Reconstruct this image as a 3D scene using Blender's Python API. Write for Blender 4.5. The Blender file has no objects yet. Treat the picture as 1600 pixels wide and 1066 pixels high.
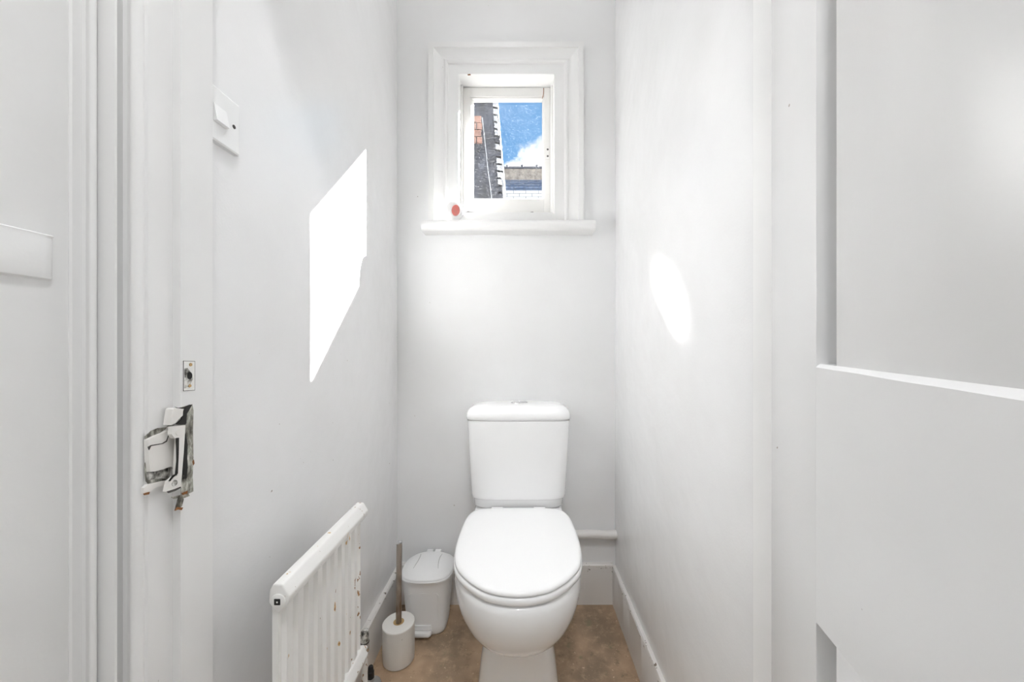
import bpy, bmesh, math, random
from mathutils import Vector, Matrix, noise as mnoise

S = bpy.context.scene
C = S.collection
random.seed(7)
F = 580.0            # focal length in pixels of a 1600 x 1066 frame
VX, VY = 812.0, 538.0
CZ = 1.04            # camera height

# ------------------------------------------------------------------ camera
cam_d = bpy.data.cameras.new('camera')
cam = bpy.data.objects.new('camera', cam_d)
C.objects.link(cam)
cam.location = (0, 0, CZ)
cam.rotation_euler = (math.pi/2, 0, 0)
cam_d.sensor_width = 36
cam_d.lens = F/1600*36
cam_d.shift_x = -(VX-800)/1600
cam_d.shift_y = (VY-533)/1600
cam_d.clip_start = 0.01
cam_d.clip_end = 2000
S.camera = cam

# ------------------------------------------------------------------ colour management
S.view_settings.view_transform = 'Standard'
S.view_settings.look = 'None'
S.view_settings.exposure = 0.42
S.view_settings.gamma = 1.0
S.view_settings.use_curve_mapping = False
S.cycles.max_bounces = 9
S.cycles.diffuse_bounces = 6
S.cycles.transparent_max_bounces = 12
S.cycles.caustics_reflective = False
S.cycles.caustics_refractive = False

# ------------------------------------------------------------------ sky
SUN_DIR = Vector((1.0, 1.215, 1.235)).normalized()     # towards the sun
SUN_AZ = math.atan2(SUN_DIR.x, SUN_DIR.y)
SUN_EL = math.asin(SUN_DIR.z)
SKY_STRENGTH = 0.086
SUN_STRENGTH = 122.0
w = bpy.data.worlds.new('sky')
S.world = w
w.use_nodes = True
nt = w.node_tree
nt.nodes.clear()
def wn(t, **kw):
    n = nt.nodes.new(t)
    for k, v in kw.items():
        setattr(n, k, v)
    return n
sky = wn('ShaderNodeTexSky', sky_type='NISHITA', sun_disc=False, sun_elevation=SUN_EL,
         sun_rotation=SUN_AZ, air_density=1.0, dust_density=0.6, ozone_density=2.0)
tc = wn('ShaderNodeTexCoord')
sep = wn('ShaderNodeSeparateXYZ')
nt.links.new(tc.outputs['Generated'], sep.inputs[0])
def wmath(op, a, b=None, c=None):
    n = wn('ShaderNodeMath', operation=op)
    for i, v in enumerate((a, b, c)):
        if v is None: continue
        if isinstance(v, (int, float)): n.inputs[i].default_value = v
        else: nt.links.new(v, n.inputs[i])
    return n.outputs[0]
el = wmath('ARCSINE', sep.outputs[2])
# heaped clouds around the horizon: their tops follow a slow noise, their edges a fine one
nz = wn('ShaderNodeTexNoise'); nz.inputs['Scale'].default_value = 3.1; nz.inputs['Detail'].default_value = 1.0
mp = wn('ShaderNodeMapping'); mp.inputs['Scale'].default_value = (1, 1, 0.0); mp.inputs['Location'].default_value = (5.6, 0.4, 0.7)
nt.links.new(tc.outputs['Generated'], mp.inputs[0]); nt.links.new(mp.outputs[0], nz.inputs['Vector'])
nf = wn('ShaderNodeTexNoise'); nf.inputs['Scale'].default_value = 13.0; nf.inputs['Detail'].default_value = 4.0; nf.inputs['Roughness'].default_value = 0.45
nt.links.new(tc.outputs['Generated'], nf.inputs['Vector'])
top = wmath('MULTIPLY_ADD', nz.outputs[0], 0.55, 0.170)
top = wmath('ADD', top, wmath('MULTIPLY_ADD', nf.outputs[0], 0.16, -0.08))
diff = wmath('SUBTRACT', top, el)
cm = wn('ShaderNodeMapRange', interpolation_type='SMOOTHSTEP')
cm.inputs['From Min'].default_value = -0.004; cm.inputs['From Max'].default_value = 0.016
nt.links.new(diff, cm.inputs['Value'])
bgs = wn('ShaderNodeBackground'); bgs.inputs['Strength'].default_value = SKY_STRENGTH
tint = wn('ShaderNodeMix', data_type='RGBA', blend_type='MULTIPLY'); tint.inputs[0].default_value = 1.0
nt.links.new(sky.outputs[0], tint.inputs[6]); tint.inputs[7].default_value = (0.66, 1.16, 1.36, 1)
nt.links.new(tint.outputs[2], bgs.inputs['Color'])
bgc = wn('ShaderNodeBackground'); bgc.inputs['Color'].default_value = (1, 1, 1, 1); bgc.inputs['Strength'].default_value = 1.05
mixw = wn('ShaderNodeMixShader')
nt.links.new(cm.outputs[0], mixw.inputs[0]); nt.links.new(bgs.outputs[0], mixw.inputs[1]); nt.links.new(bgc.outputs[0], mixw.inputs[2])
wo = wn('ShaderNodeOutputWorld'); nt.links.new(mixw.outputs[0], wo.inputs[0])

def light(name, kind, loc, energy, direction=None, **kw):
    d = bpy.data.lights.new(name, kind); d.energy = energy
    for k, v in kw.items(): setattr(d, k, v)
    o = bpy.data.objects.new(name, d); C.objects.link(o); o.location = loc
    if direction is not None:
        o.rotation_euler = Vector(direction).to_track_quat('-Z', 'Y').to_euler()
    return o
light('sun', 'SUN', (3, 4, 5), SUN_STRENGTH, -SUN_DIR, angle=0.0093, color=(1.0, 0.99, 0.975))
# added spot standing in for sunlight from a neighbour's pane, falling on the right-hand wall
RD = Vector((0.385-(-0.135), 0.968-1.65, 1.165-1.80)).normalized()
light('added_glint_spot', 'SPOT', Vector((0.385, 0.968, 1.165)) - RD*7.0, 5000, RD,
      spot_size=math.radians(0.88), spot_blend=0.12, shadow_soft_size=0.03, color=(1.0, 0.98, 0.95))

HALL_W, WC_W = 14.5, 1.0     # added unseen ceiling lamps (built with their fittings below)

# ------------------------------------------------------------------ materials
def mat(name, col, rough=0.5, metal=0.0, spec=0.5, coat=0.0):
    m = bpy.data.materials.new(name); m.use_nodes = True
    b = m.node_tree.nodes['Principled BSDF']
    b.inputs['Base Color'].default_value = (*col, 1)
    b.inputs['Roughness'].default_value = rough
    b.inputs['Metallic'].default_value = metal
    b.inputs['Specular IOR Level'].default_value = spec
    b.inputs['Coat Weight'].default_value = coat
    return m
def nd(m, t, **kw):
    n = m.node_tree.nodes.new(t)
    for k, v in kw.items(): setattr(n, k, v)
    return n
def lk(m, a, b): m.node_tree.links.new(a, b)
def bsdf(m): return m.node_tree.nodes['Principled BSDF']
def coords(m, scale=(1, 1, 1), loc=(0, 0, 0)):
    t = nd(m, 'ShaderNodeTexCoord'); p = nd(m, 'ShaderNodeMapping')
    p.inputs['Scale'].default_value = scale; p.inputs['Location'].default_value = loc
    lk(m, t.outputs['Object'], p.inputs[0]); return p.outputs[0]
def nse(m, vec, scale, detail=3, rough=0.5):
    n = nd(m, 'ShaderNodeTexNoise'); n.inputs['Scale'].default_value = scale
    n.inputs['Detail'].default_value = detail; n.inputs['Roughness'].default_value = rough
    lk(m, vec, n.inputs['Vector']); return n.outputs[0]
def mth(m, op, a, b=None):
    n = nd(m, 'ShaderNodeMath', operation=op)
    for i, v in enumerate((a, b)):
        if v is None: continue
        if isinstance(v, (int, float)): n.inputs[i].default_value = v
        else: lk(m, v, n.inputs[i])
    return n.outputs[0]
def bump(m, h, strength=0.2, dist=0.002, prev=None):
    n = nd(m, 'ShaderNodeBump'); n.inputs['Strength'].default_value = strength; n.inputs['Distance'].default_value = dist
    lk(m, h, n.inputs['Height'])
    if prev is not None: lk(m, prev, n.inputs['Normal'])
    lk(m, n.outputs[0], bsdf(m).inputs['Normal']); return n.outputs[0]
def ramp(m, f, stops):
    n = nd(m, 'ShaderNodeValToRGB'); e = n.color_ramp.elements
    while len(e) < len(stops): e.new(0.5)
    for i, (p, c) in enumerate(stops):
        e[i].position = p; e[i].color = (*c, 1)
    lk(m, f, n.inputs[0]); return n.outputs[0]
def mix(m, f, a, b):
    n = nd(m, 'ShaderNodeMix', data_type='RGBA')
    lk(m, f, n.inputs[0])
    for i, v in ((6, a), (7, b)):
        if isinstance(v, tuple): n.inputs[i].default_value = (*v, 1)
        else: lk(m, v, n.inputs[i])
    return n.outputs[2]
def steps(m, f, lo, hi):
    n = nd(m, 'ShaderNodeMapRange', interpolation_type='SMOOTHSTEP')
    n.inputs['From Min'].default_value = lo; n.inputs['From Max'].default_value = hi
    lk(m, f, n.inputs['Value']); return n.outputs[0]

def paint(name, col, rough, wob=0.25, fine=0.12, chips=None, streak=(1, 1, 1)):
    """old gloss or satin paint: brushy fine relief over an uneven surface, small marks"""
    m = mat(name, col, rough)
    v = coords(m, streak)
    n1 = bump(m, nse(m, v, 7, 2), wob, 0.012)
    n2 = bump(m, nse(m, v, 55, 3), wob*0.7, 0.0012, n1)
    bump(m, nse(m, coords(m), 240, 2), fine, 0.0006, n2)
    tone = nse(m, coords(m), 2.3, 4)
    dk = tuple(c*0.955 for c in col)
    c = mix(m, steps(m, tone, 0.35, 0.7), col, (dk[0], dk[1]*0.995, dk[2]*0.99))
    pits = steps(m, nse(m, coords(m, loc=(3, 1, 2)), 70, 1), 0.83, 0.85)
    c = mix(m, pits, c, (0.42, 0.38, 0.34))
    if chips is not None:                     # worn band between two heights
        zlo, zhi, thr = chips
        s = nd(m, 'ShaderNodeSeparateXYZ'); lk(m, coords(m), s.inputs[0])
        band = mth(m, 'MULTIPLY', steps(m, s.outputs[2], zlo, zlo+0.004), mth(m, 'SUBTRACT', 1.0, steps(m, s.outputs[2], zhi, zhi+0.004)))
        k = steps(m, nse(m, coords(m, (1, 1, 2.2)), 60, 4, 0.6), thr, thr+0.04)
        c = mix(m, mth(m, 'MULTIPLY', band, k), c, (0.16, 0.125, 0.09))
    lk(m, c, bsdf(m).inputs['Base Color'])
    return m

M = {}
M['wall'] = paint('satin_white_wall', (0.88, 0.88, 0.885), 0.25, 0.34, 0.26)
M['wall_back'] = paint('matt_white_wall', (0.87, 0.872, 0.875), 0.5, 0.25, 0.10)
M['hall'] = paint('hall_wall', (0.83, 0.83, 0.825), 0.5, 0.5, 0.1)
M['ceil'] = mat('ceiling_white', (0.88, 0.88, 0.88), 0.8)
M['wood'] = paint('white_gloss_woodwork', (0.86, 0.858, 0.855), 0.28, 0.18, 0.06, streak=(1, 1, 0.12))
M['door'] = paint('white_gloss_door', (0.81, 0.81, 0.812), 0.27, 0.16, 0.10, streak=(1, 1, 0.2))
M['skirt'] = paint('white_skirting', (0.82, 0.80, 0.775), 0.42, 0.3, 0.1, chips=(0.128, 0.17, 0.62))
M['win'] = paint('white_window_paint', (0.88, 0.878, 0.872), 0.35, 0.12, 0.05)
M['sash'] = paint('cream_white_sash', (0.87, 0.86, 0.84), 0.4, 0.2, 0.05)
M['ceramic'] = mat('white_ceramic', (0.93, 0.93, 0.93), 0.07, coat=0.3)
M['seat'] = mat('white_seat_plastic', (0.94, 0.94, 0.94), 0.16)
M['plastic'] = mat('white_plastic', (0.89, 0.89, 0.888), 0.3)
M['dark'] = mat('hollow_shade_black', (0.012, 0.011, 0.010), 0.8)  # flat black pieces stand in for the shade inside holes and slots
M['blackcap'] = mat('black_plastic', (0.012, 0.012, 0.014), 0.3)
M['chrome'] = mat('chrome', (0.72, 0.72, 0.73), 0.14, 1.0)
M['brass'] = mat('brass_screw', (0.42, 0.28, 0.13), 0.4, 0.8)
M['rust'] = mat('rust', (0.22, 0.085, 0.025), 0.9)
M['gapgrey'] = mat('grey_seam', (0.42, 0.41, 0.40), 0.6)
M['rust_stain'] = mat('ochre_stain', (0.50, 0.33, 0.14), 0.6)
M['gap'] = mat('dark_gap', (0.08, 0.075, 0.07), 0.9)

# worn metal of the strike plate
m = mat('worn_metal', (0.5, 0.49, 0.46), 0.4, 0.6); v = coords(m)
lk(m, ramp(m, nse(m, v, 110, 4), [(0.36, (0.06, 0.055, 0.05)), (0.5, (0.38, 0.37, 0.34)), (0.62, (0.72, 0.71, 0.68))]), bsdf(m).inputs['Base Color'])
M['worn'] = m
# old wood where the paint broke away
m = mat('chipped_wood', (0.3, 0.28, 0.24), 0.8); v = coords(m, (1, 1, 0.5))
lk(m, ramp(m, nse(m, v, 80, 5, 0.6), [(0.36, (0.06, 0.055, 0.045)), (0.46, (0.22, 0.21, 0.18)), (0.54, (0.40, 0.40, 0.35)), (0.64, (0.70, 0.68, 0.64))]), bsdf(m).inputs['Base Color'])
bump(m, nse(m, v, 150, 4), 0.8, 0.004)
M['chip'] = m
# many coats of paint on the lock keeper
m = paint('thick_old_paint', (0.84, 0.82, 0.79), 0.35, 0.5, 0.2)
M['keeper'] = m
# brushed, tarnished brush handle
m = mat('tarnished_steel', (0.4, 0.36, 0.32), 0.35, 0.85); v = coords(m, (1, 1, 0.15))
z = nd(m, 'ShaderNodeSeparateXYZ'); lk(m, coords(m), z.inputs[0])
rst = mth(m, 'ADD', mth(m, 'MULTIPLY', nse(m, coords(m, (1, 1, 0.3)), 60, 4), 0.5), mth(m, 'MULTIPLY', mth(m, 'SUBTRACT', 0.33, z.outputs[2]), 1.6))
lk(m, mix(m, steps(m, rst, 0.25, 0.6), (0.50, 0.46, 0.42), (0.20, 0.14, 0.09)), bsdf(m).inputs['Base Color'])
M['handle'] = m
# radiator enamel with rust spots and chips
m = mat('radiator_enamel', (0.86, 0.85, 0.83), 0.3); v = coords(m, (1, 1, 0.45), (4, 2, 0))
n = nse(m, v, 62, 2)
c = mix(m, steps(m, n, 0.715, 0.745), (0.86, 0.85, 0.83), (0.62, 0.40, 0.17))
c = mix(m, steps(m, n, 0.765, 0.78), c, (0.13, 0.06, 0.025))
yy = nd(m, 'ShaderNodeSeparateXYZ'); lk(m, coords(m), yy.inputs[0])
n2 = mth(m, 'ADD', nse(m, coords(m, (1, 1, 0.5), (1, 1, 1)), 110, 3), mth(m, 'MULTIPLY', steps(m, yy.outputs[1], 0.84, 0.92), 0.12))
c = mix(m, steps(m, n2, 0.73, 0.75), c, (0.30, 0.16, 0.07))
lk(m, c, bsdf(m).inputs['Base Color'])
bump(m, nse(m, coords(m), 90, 2), 0.1, 0.001)
M['rad'] = m
# brown flecked vinyl floor
m = mat('brown_vinyl', (0.3, 0.21, 0.13), 0.5)
v = coords(m)
big = ramp(m, nse(m, v, 5.5, 3, 0.6), [(0.36, (0.259, 0.185, 0.123)), (0.52, (0.399, 0.280, 0.182)), (0.68, (0.525, 0.375, 0.249))])
med = mix(m, steps(m, nse(m, v, 34, 6, 0.75), 0.46, 0.74), big, (0.50, 0.355, 0.225))
med = mix(m, steps(m, nse(m, coords(m, (1, 1, 1), (5, 3, 1)), 26, 5, 0.75), 0.56, 0.70), med, (0.217, 0.161, 0.105))
vo = nd(m, 'ShaderNodeTexVoronoi', feature='F1'); vo.inputs['Scale'].default_value = 85; lk(m, coords(m, (1, 1.7, 1)), vo.inputs['Vector'])
med = mix(m, mth(m, 'MULTIPLY', steps(m, nse(m, v, 90, 2), 0.66, 0.76), steps(m, vo.outputs['Distance'], 0.1, 0.35)), med, (0.700, 0.539, 0.371))
grn = mix(m, steps(m, nse(m, coords(m, (1, 1, 1), (9, 1, 1)), 14, 3), 0.62, 0.74), med, (0.231, 0.210, 0.126))
lk(m, grn, bsdf(m).inputs['Base Color'])
bump(m, nse(m, v, 120, 3), 0.12, 0.001)
M['floor'] = m
m = mat('pale_bounce_boards', (0.74, 0.70, 0.64), 0.45); v = coords(m, (1, 0.1, 1))  # unseen hall floor, made pale to bounce lamp light up at the toilet
lk(m, ramp(m, nse(m, v, 24, 4), [(0.35, (0.70, 0.655, 0.59)), (0.65, (0.80, 0.765, 0.71))]), bsdf(m).inputs['Base Color'])
M['hall_floor'] = m
# brush pot plastic with a few marks
m = mat('aged_white_plastic', (0.83, 0.815, 0.78), 0.4); v = coords(m)
c = mix(m, steps(m, nse(m, v, 85, 2), 0.76, 0.78), (0.83, 0.815, 0.78), (0.14, 0.13, 0.12))
lk(m, c, bsdf(m).inputs['Base Color']); M['pot'] = m
m = mat('rust_stained_lid', (0.86, 0.84, 0.80), 0.4)
M['potlid'] = m
# translucent bottle
m = mat('cloudy_plastic', (0.72, 0.71, 0.68), 0.35)
bsdf(m).inputs['Transmission Weight'].default_value = 0.55
M['cloudy'] = m
m = mat('pink_gel', (0.8, 0.3, 0.27), 0.25)
lk(m, ramp(m, nse(m, coords(m), 45, 2), [(0.35, (0.40, 0.15, 0.13)), (0.65, (0.55, 0.13, 0.11))]), bsdf(m).inputs['Base Color'])
M['gel'] = m
# dusty window glass
m = bpy.data.materials.new('dusty_glass'); m.use_nodes = True; m.node_tree.nodes.clear()
out = nd(m, 'ShaderNodeOutputMaterial'); tr = nd(m, 'ShaderNodeBsdfTransparent'); tr.inputs[0].default_value = (0.97, 0.975, 0.975, 1)
gl = nd(m, 'ShaderNodeBsdfGlossy'); gl.inputs['Roughness'].default_value = 0.02
df = nd(m, 'ShaderNodeBsdfTranslucent'); df.inputs[0].default_value = (0.85, 0.85, 0.85, 1)
lw = nd(m, 'ShaderNodeLayerWeight'); lw.inputs['Blend'].default_value = 0.5
refl = mth(m, 'ADD', mth(m, 'MULTIPLY', mth(m, 'POWER', lw.outputs['Facing'], 5.0), 0.9), 0.04)
m1 = nd(m, 'ShaderNodeMixShader'); lk(m, refl, m1.inputs[0]); lk(m, tr.outputs[0], m1.inputs[1]); lk(m, gl.outputs[0], m1.inputs[2])
vd = nd(m, 'ShaderNodeTexVoronoi'); vd.inputs['Scale'].default_value = 210; lk(m, coords(m), vd.inputs['Vector'])
sc_ = nd(m, 'ShaderNodeSeparateColor'); lk(m, vd.outputs['Color'], sc_.inputs[0])
dots = mth(m, 'MULTIPLY', mth(m, 'SUBTRACT', 1.0, steps(m, vd.outputs['Distance'], 0.14, 0.34)), steps(m, sc_.outputs[0], 0.45, 0.95))
dust = mth(m, 'ADD', mth(m, 'MULTIPLY', dots, 0.055),
           mth(m, 'MULTIPLY', steps(m, nse(m, coords(m), 14, 3), 0.3, 0.8), 0.0012))
m2 = nd(m, 'ShaderNodeMixShader'); lk(m, dust, m2.inputs[0]); lk(m, m1.outputs[0], m2.inputs[1]); lk(m, df.outputs[0], m2.inputs[2])
lk(m, m2.outputs[0], out.inputs[0])
M['glass'] = m
# outside
m = mat('dark_slate_cladding', (0.03, 0.034, 0.045), 0.6); v = coords(m, (1, 1, 0.4))
lk(m, ramp(m, nse(m, v, 9, 6, 0.7), [(0.35, (0.006, 0.007, 0.010)), (0.55, (0.022, 0.025, 0.036)), (0.72, (0.075, 0.082, 0.105))]), bsdf(m).inputs['Base Color'])
M['slate_dark'] = m
m = mat('lead_flashing', (0.3, 0.31, 0.33), 0.5, 0.3); M['lead'] = m
m = mat('red_brick', (0.30, 0.13, 0.085), 0.9)
lk(m, ramp(m, nse(m, coords(m), 12, 4), [(0.3, (0.12, 0.065, 0.05)), (0.7, (0.24, 0.135, 0.105))]), bsdf(m).inputs['Base Color']); M['brick'] = m
m = mat('brown_render', (0.28, 0.25, 0.21), 0.9)
lk(m, ramp(m, nse(m, coords(m), 7, 6, 0.7), [(0.35, (0.24, 0.21, 0.18)), (0.65, (0.60, 0.54, 0.46))]), bsdf(m).inputs['Base Color']); M['render'] = m
m = mat('blue_slate', (0.12, 0.16, 0.24), 0.5)
lk(m, ramp(m, nse(m, coords(m), 6, 5, 0.7), [(0.35, (0.10, 0.15, 0.24)), (0.7, (0.30, 0.40, 0.58))]), bsdf(m).inputs['Base Color']); M['slate'] = m
M['ridge'] = mat('ridge_tile_grey', (0.14, 0.15, 0.18), 0.8)
M['whitebrick'] = mat('white_painted_brick', (0.95, 0.95, 0.95), 0.7)
M['mortar'] = mat('dark_mortar', (0.20, 0.21, 0.24), 0.9)

# ------------------------------------------------------------------ builders
def pt(px, py, D):
    """the point at depth D seen at a pixel"""
    return Vector(((px-VX)/F*D, D, CZ-(py-VY)/F*D))
def on_x(px, py, X):
    """the point seen at a pixel on the plane x = X"""
    return pt(px, py, X*F/(px-VX))
def finish(o, parent=None, kind=None, label=None, cat=None, group=None):
    if parent is not None:
        o.parent = parent
        o.matrix_parent_inverse = Matrix.Translation(-parent.location)
    if kind: o['kind'] = kind
    if label: o['label'] = label
    if cat: o['category'] = cat
    if group: o['group'] = group
    return o
def thing(name, loc, label, cat, kind=None, group=None):
    o = bpy.data.objects.new(name, None); C.objects.link(o); o.location = loc
    o.empty_display_size = 0.05
    return finish(o, None, kind, label, cat, group)
def from_bm(name, bm, m, parent=None, smooth=True, angle=35, **kw):
    bmesh.ops.recalc_face_normals(bm, faces=bm.faces)
    me = bpy.data.meshes.new(name); bm.to_mesh(me); bm.free()
    if smooth:
        me.polygons.foreach_set('use_smooth', [True]*len(me.polygons))
        me.set_sharp_from_angle(angle=math.radians(angle))
    me.materials.append(M[m] if isinstance(m, str) else m)
    o = bpy.data.objects.new(name, me); C.objects.link(o)
    return finish(o, parent, **kw)
def bm_box(bm, x0, x1, y0, y1, z0, z1, bev=0.0, seg=2):
    vs = [bm.verts.new(p) for p in ((x0,y0,z0),(x1,y0,z0),(x1,y1,z0),(x0,y1,z0),(x0,y0,z1),(x1,y0,z1),(x1,y1,z1),(x0,y1,z1))]
    fs = [bm.faces.new([vs[i] for i in f]) for f in ((3,2,1,0),(4,5,6,7),(0,1,5,4),(1,2,6,5),(2,3,7,6),(3,0,4,7))]
    if bev > 0:
        es = list({e for f in fs for e in f.edges})
        bmesh.ops.bevel(bm, geom=es, offset=bev, segments=seg, affect='EDGES', profile=0.5)
def box(name, x0, x1, y0, y1, z0, z1, m, parent=None, bev=0.0, seg=2, **kw):
    bm = bmesh.new(); bm_box(bm, x0, x1, y0, y1, z0, z1, bev, seg)
    return from_bm(name, bm, m, parent, **kw)
def bm_prism(bm, a, b):
    """two matching loops of points joined and capped"""
    va = [bm.verts.new(p) for p in a]; vb = [bm.verts.new(p) for p in b]; n = len(va)
    for i in range(n):
        bm.faces.new((va[i], va[(i+1) % n], vb[(i+1) % n], vb[i]))
    bm.faces.new(va[::-1]); bm.faces.new(vb)
def prism(name, a, b, m, parent=None, bev=0.0, **kw):
    bm = bmesh.new(); bm_prism(bm, a, b)
    if bev: bmesh.ops.bevel(bm, geom=list(bm.edges), offset=bev, segments=2, affect='EDGES', profile=0.5)
    return from_bm(name, bm, m, parent, **kw)
def extrude_z(name, poly, z0, z1, m, parent=None, **kw):
    return prism(name, [(x, y, z0) for x, y in poly], [(x, y, z1) for x, y in poly], m, parent, **kw)
def bm_loft(bm, rings, cap0=True, cap1=True):
    R = [[bm.verts.new(p) for p in r] for r in rings]; n = len(R[0])
    for a, b in zip(R, R[1:]):
        for i in range(n):
            bm.faces.new((a[i], a[(i+1) % n], b[(i+1) % n], b[i]))
    if cap0: bm.faces.new(R[0][::-1])
    if cap1: bm.faces.new(R[-1])
def loft(name, rings, m, parent=None, **kw):
    bm = bmesh.new(); bm_loft(bm, rings); return from_bm(name, bm, m, parent, **kw)
def lathe(name, c, prof, m, parent=None, n=40, sx=1.0, axis='z', **kw):
    """prof: (radius, height) pairs around an axis through c"""
    rings = []
    for r, h in prof:
        ring = []
        for i in range(n):
            a = 2*math.pi*i/n; u, v = r*math.cos(a)*sx, r*math.sin(a)
            ring.append({'z': (c[0]+u, c[1]+v, c[2]+h), 'y': (c[0]+u, c[1]+h, c[2]+v), 'x': (c[0]+h, c[1]+u, c[2]+v)}[axis])
        rings.append(ring)
    return loft(name, rings, m, parent, **kw)
def tube(name, pts, r, m, parent=None, n=16, **kw):
    pts = [Vector(p) for p in pts]; rings = []; up = Vector((0.3, 0.2, 0.93)).normalized()
    for i, p in enumerate(pts):
        d = (pts[min(i+1, len(pts)-1)]-pts[max(i-1, 0)]).normalized()
        a = d.cross(up)
        if a.length < 1e-3: a = d.cross(Vector((1, 0, 0)))
        a.normalize(); b = d.cross(a).normalized(); rr = r[i] if isinstance(r, (list, tuple)) else r
        rings.append([p+a*rr*math.cos(2*math.pi*k/n)+b*rr*math.sin(2*math.pi*k/n) for k in range(n)])
    return loft(name, rings, m, parent, **kw)

# ------------------------------------------------------------------ room shell
XL, XR, YB = -0.4935, 0.385, 1.497      # left wall, right wall, back wall
YO = 1.625                              # outside face of the back wall
ZC = 2.95
LX, RX = -0.470, 0.358                  # door lining faces
HL, HR, HB = -0.5495, 1.25, -1.9         # hall walls
# window opening in the back wall
WX0, WX1 = -0.2465, 0.1400
WZ0, WZ1 = 1.528, 2.124

def ST(o, label, cat): return finish(o, None, 'structure', label, cat)
ST(box('floor', XL-0.1, XR+0.1, 0.515, YO, -0.05, 0.0, 'floor'), 'brown flecked vinyl floor around the toilet', 'floor')
ST(box('ceiling', HL-0.1, HR+0.1, HB-0.1, YO, ZC, ZC+0.08, 'ceil'), 'white ceiling above the toilet room and hall', 'ceiling')
ST(box('floor_hall', HL-0.1, HR+0.1, HB, 0.515, -0.05, 0.0, 'hall_floor'), 'unseen hall floor, made pale to bounce light through the doorway', 'floor')
def wavy_wall(name, X, y0, y1, z0, z1, back, m, label, seed):
    """a plaster wall that is not quite flat"""
    bm = bmesh.new(); ny, nz_ = 28, 48; g = []
    for i in range(ny+1):
        row = []
        for j in range(nz_+1):
            y = y0+(y1-y0)*i/ny; z_ = z0+(z1-z0)*j/nz_
            d = 0.0028*mnoise.noise(Vector((seed, y*2.6, z_*2.1)))
            row.append(bm.verts.new((X+d, y, z_)))
        g.append(row)
    for i in range(ny):
        for j in range(nz_): bm.faces.new((g[i][j], g[i+1][j], g[i+1][j+1], g[i][j+1]))
    r = [bm.verts.new((X+back, y, z_)) for y, z_ in ((y0, z0), (y1, z0), (y1, z1), (y0, z1))]
    bm.faces.new(r)
    for a, b, ca, cb in (([g[i][0] for i in range(ny+1)], 0, r[0], r[1]), ([g[i][nz_] for i in range(ny+1)], 0, r[3], r[2]),
                     ([g[0][j] for j in range(nz_+1)], 0, r[0], r[3]), ([g[ny][j] for j in range(nz_+1)], 0, r[1], r[2])):
        bm.faces.new(a + [cb, ca])
    return ST(from_bm(name, bm, m), label, 'wall')
wavy_wall('wall_left', XL, 0.5685, YO-0.03, 0, ZC, -0.11, 'wall', 'glossy white wall left of the toilet with a sunlit patch', 1.3)
wavy_wall('wall_right', XR, 0.5685, YO-0.03, 0, ZC, 0.11, 'wall', 'glossy white wall right of the toilet', 5.7)
bm = bmesh.new()
bm_box(bm, XL-0.11, WX0-0.004, YB, YO, 0, ZC); bm_box(bm, WX1+0.004, XR+0.11, YB, YO, 0, ZC)
bm_box(bm, WX0-0.004, WX1+0.004, YB, YO, 0, WZ0-0.03); bm_box(bm, WX0-0.004, WX1+0.004, YB, YO, WZ1+0.004, ZC)
ST(from_bm('wall_back', bm, 'wall_back', smooth=False), 'white wall behind the toilet with a small window', 'wall')
# hall side
wavy_wall('wall_hall_left', HL, HB, 0.478, 0, ZC, -0.1, 'hall', 'white uneven hall wall beside the door frame', 9.1)
wavy_wall('wall_hall_right', HR, HB, 0.478, 0, ZC, 0.1, 'hall', 'white hall wall behind the open door', 3.1)
ST(box('wall_hall_rear', HL-0.1, HR+0.1, HB-0.1, HB, 0, ZC, 'hall'), 'white hall wall at the far end of the hall', 'wall')
bm = bmesh.new()
bm_box(bm, RX+0.030, HR+0.1, 0.478, 0.566, 0, ZC); bm_box(bm, HL-0.1, RX+0.030, 0.478, 0.566, 2.06, ZC)
bm_box(bm, HL-0.1, LX-0.030, 0.500, 0.566, 0, 2.06)
ST(from_bm('wall_front', bm, 'hall', smooth=False), 'white partition wall around the doorway', 'wall')

# skirting boards
SK = 0.15
def skirt(name, prof_pts, y0, y1, label):
    """profile (x, z) run along y"""
    bm = bmesh.new(); n = 60; rings = []
    for i in range(n+1):
        y = y0+(y1-y0)*i/n
        w_ = 0.0012*mnoise.noise(Vector((y*14, prof_pts[0][0]*9, 2)))
        rings.append([(x+(w_ if k in (1, 2) else 0), y, z_+(w_*1.2 if z_ > 0.1 else 0)) for k, (x, z_) in enumerate(prof_pts)])
    bm_loft(bm, rings)
    return ST(from_bm(name, bm, 'skirt'), label, 'skirting')
skirt('baseboard_left', [(XL-0.002, 0), (XL+0.018, 0), (XL+0.018, SK-0.006), (XL+0.013, SK), (XL-0.002, SK+0.001)], 0.575, YB-0.001, 'chipped white skirting board along the left wall')
skirt('baseboard_right', [(XR+0.002, 0), (XR-0.014, 0), (XR-0.014, SK-0.004), (XR-0.011, SK), (XR+0.002, SK+0.001)], 0.575, YB-0.001, 'chipped white skirting board along the right wall')
bm = bmesh.new()
prof = [(YB+0.002, 0), (YB-0.016, 0), (YB-0.016, 0.156), (YB-0.012, 0.160), (YB+0.002, 0.161)]
bm_prism(bm, [(XL+0.017, y, z_) for y, z_ in prof], [(XR-0.013, y, z_) for y, z_ in prof])
ST(from_bm('baseboard_back', bm, 'skirt'), 'white skirting board under the pipe behind the toilet', 'skirting')

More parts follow.
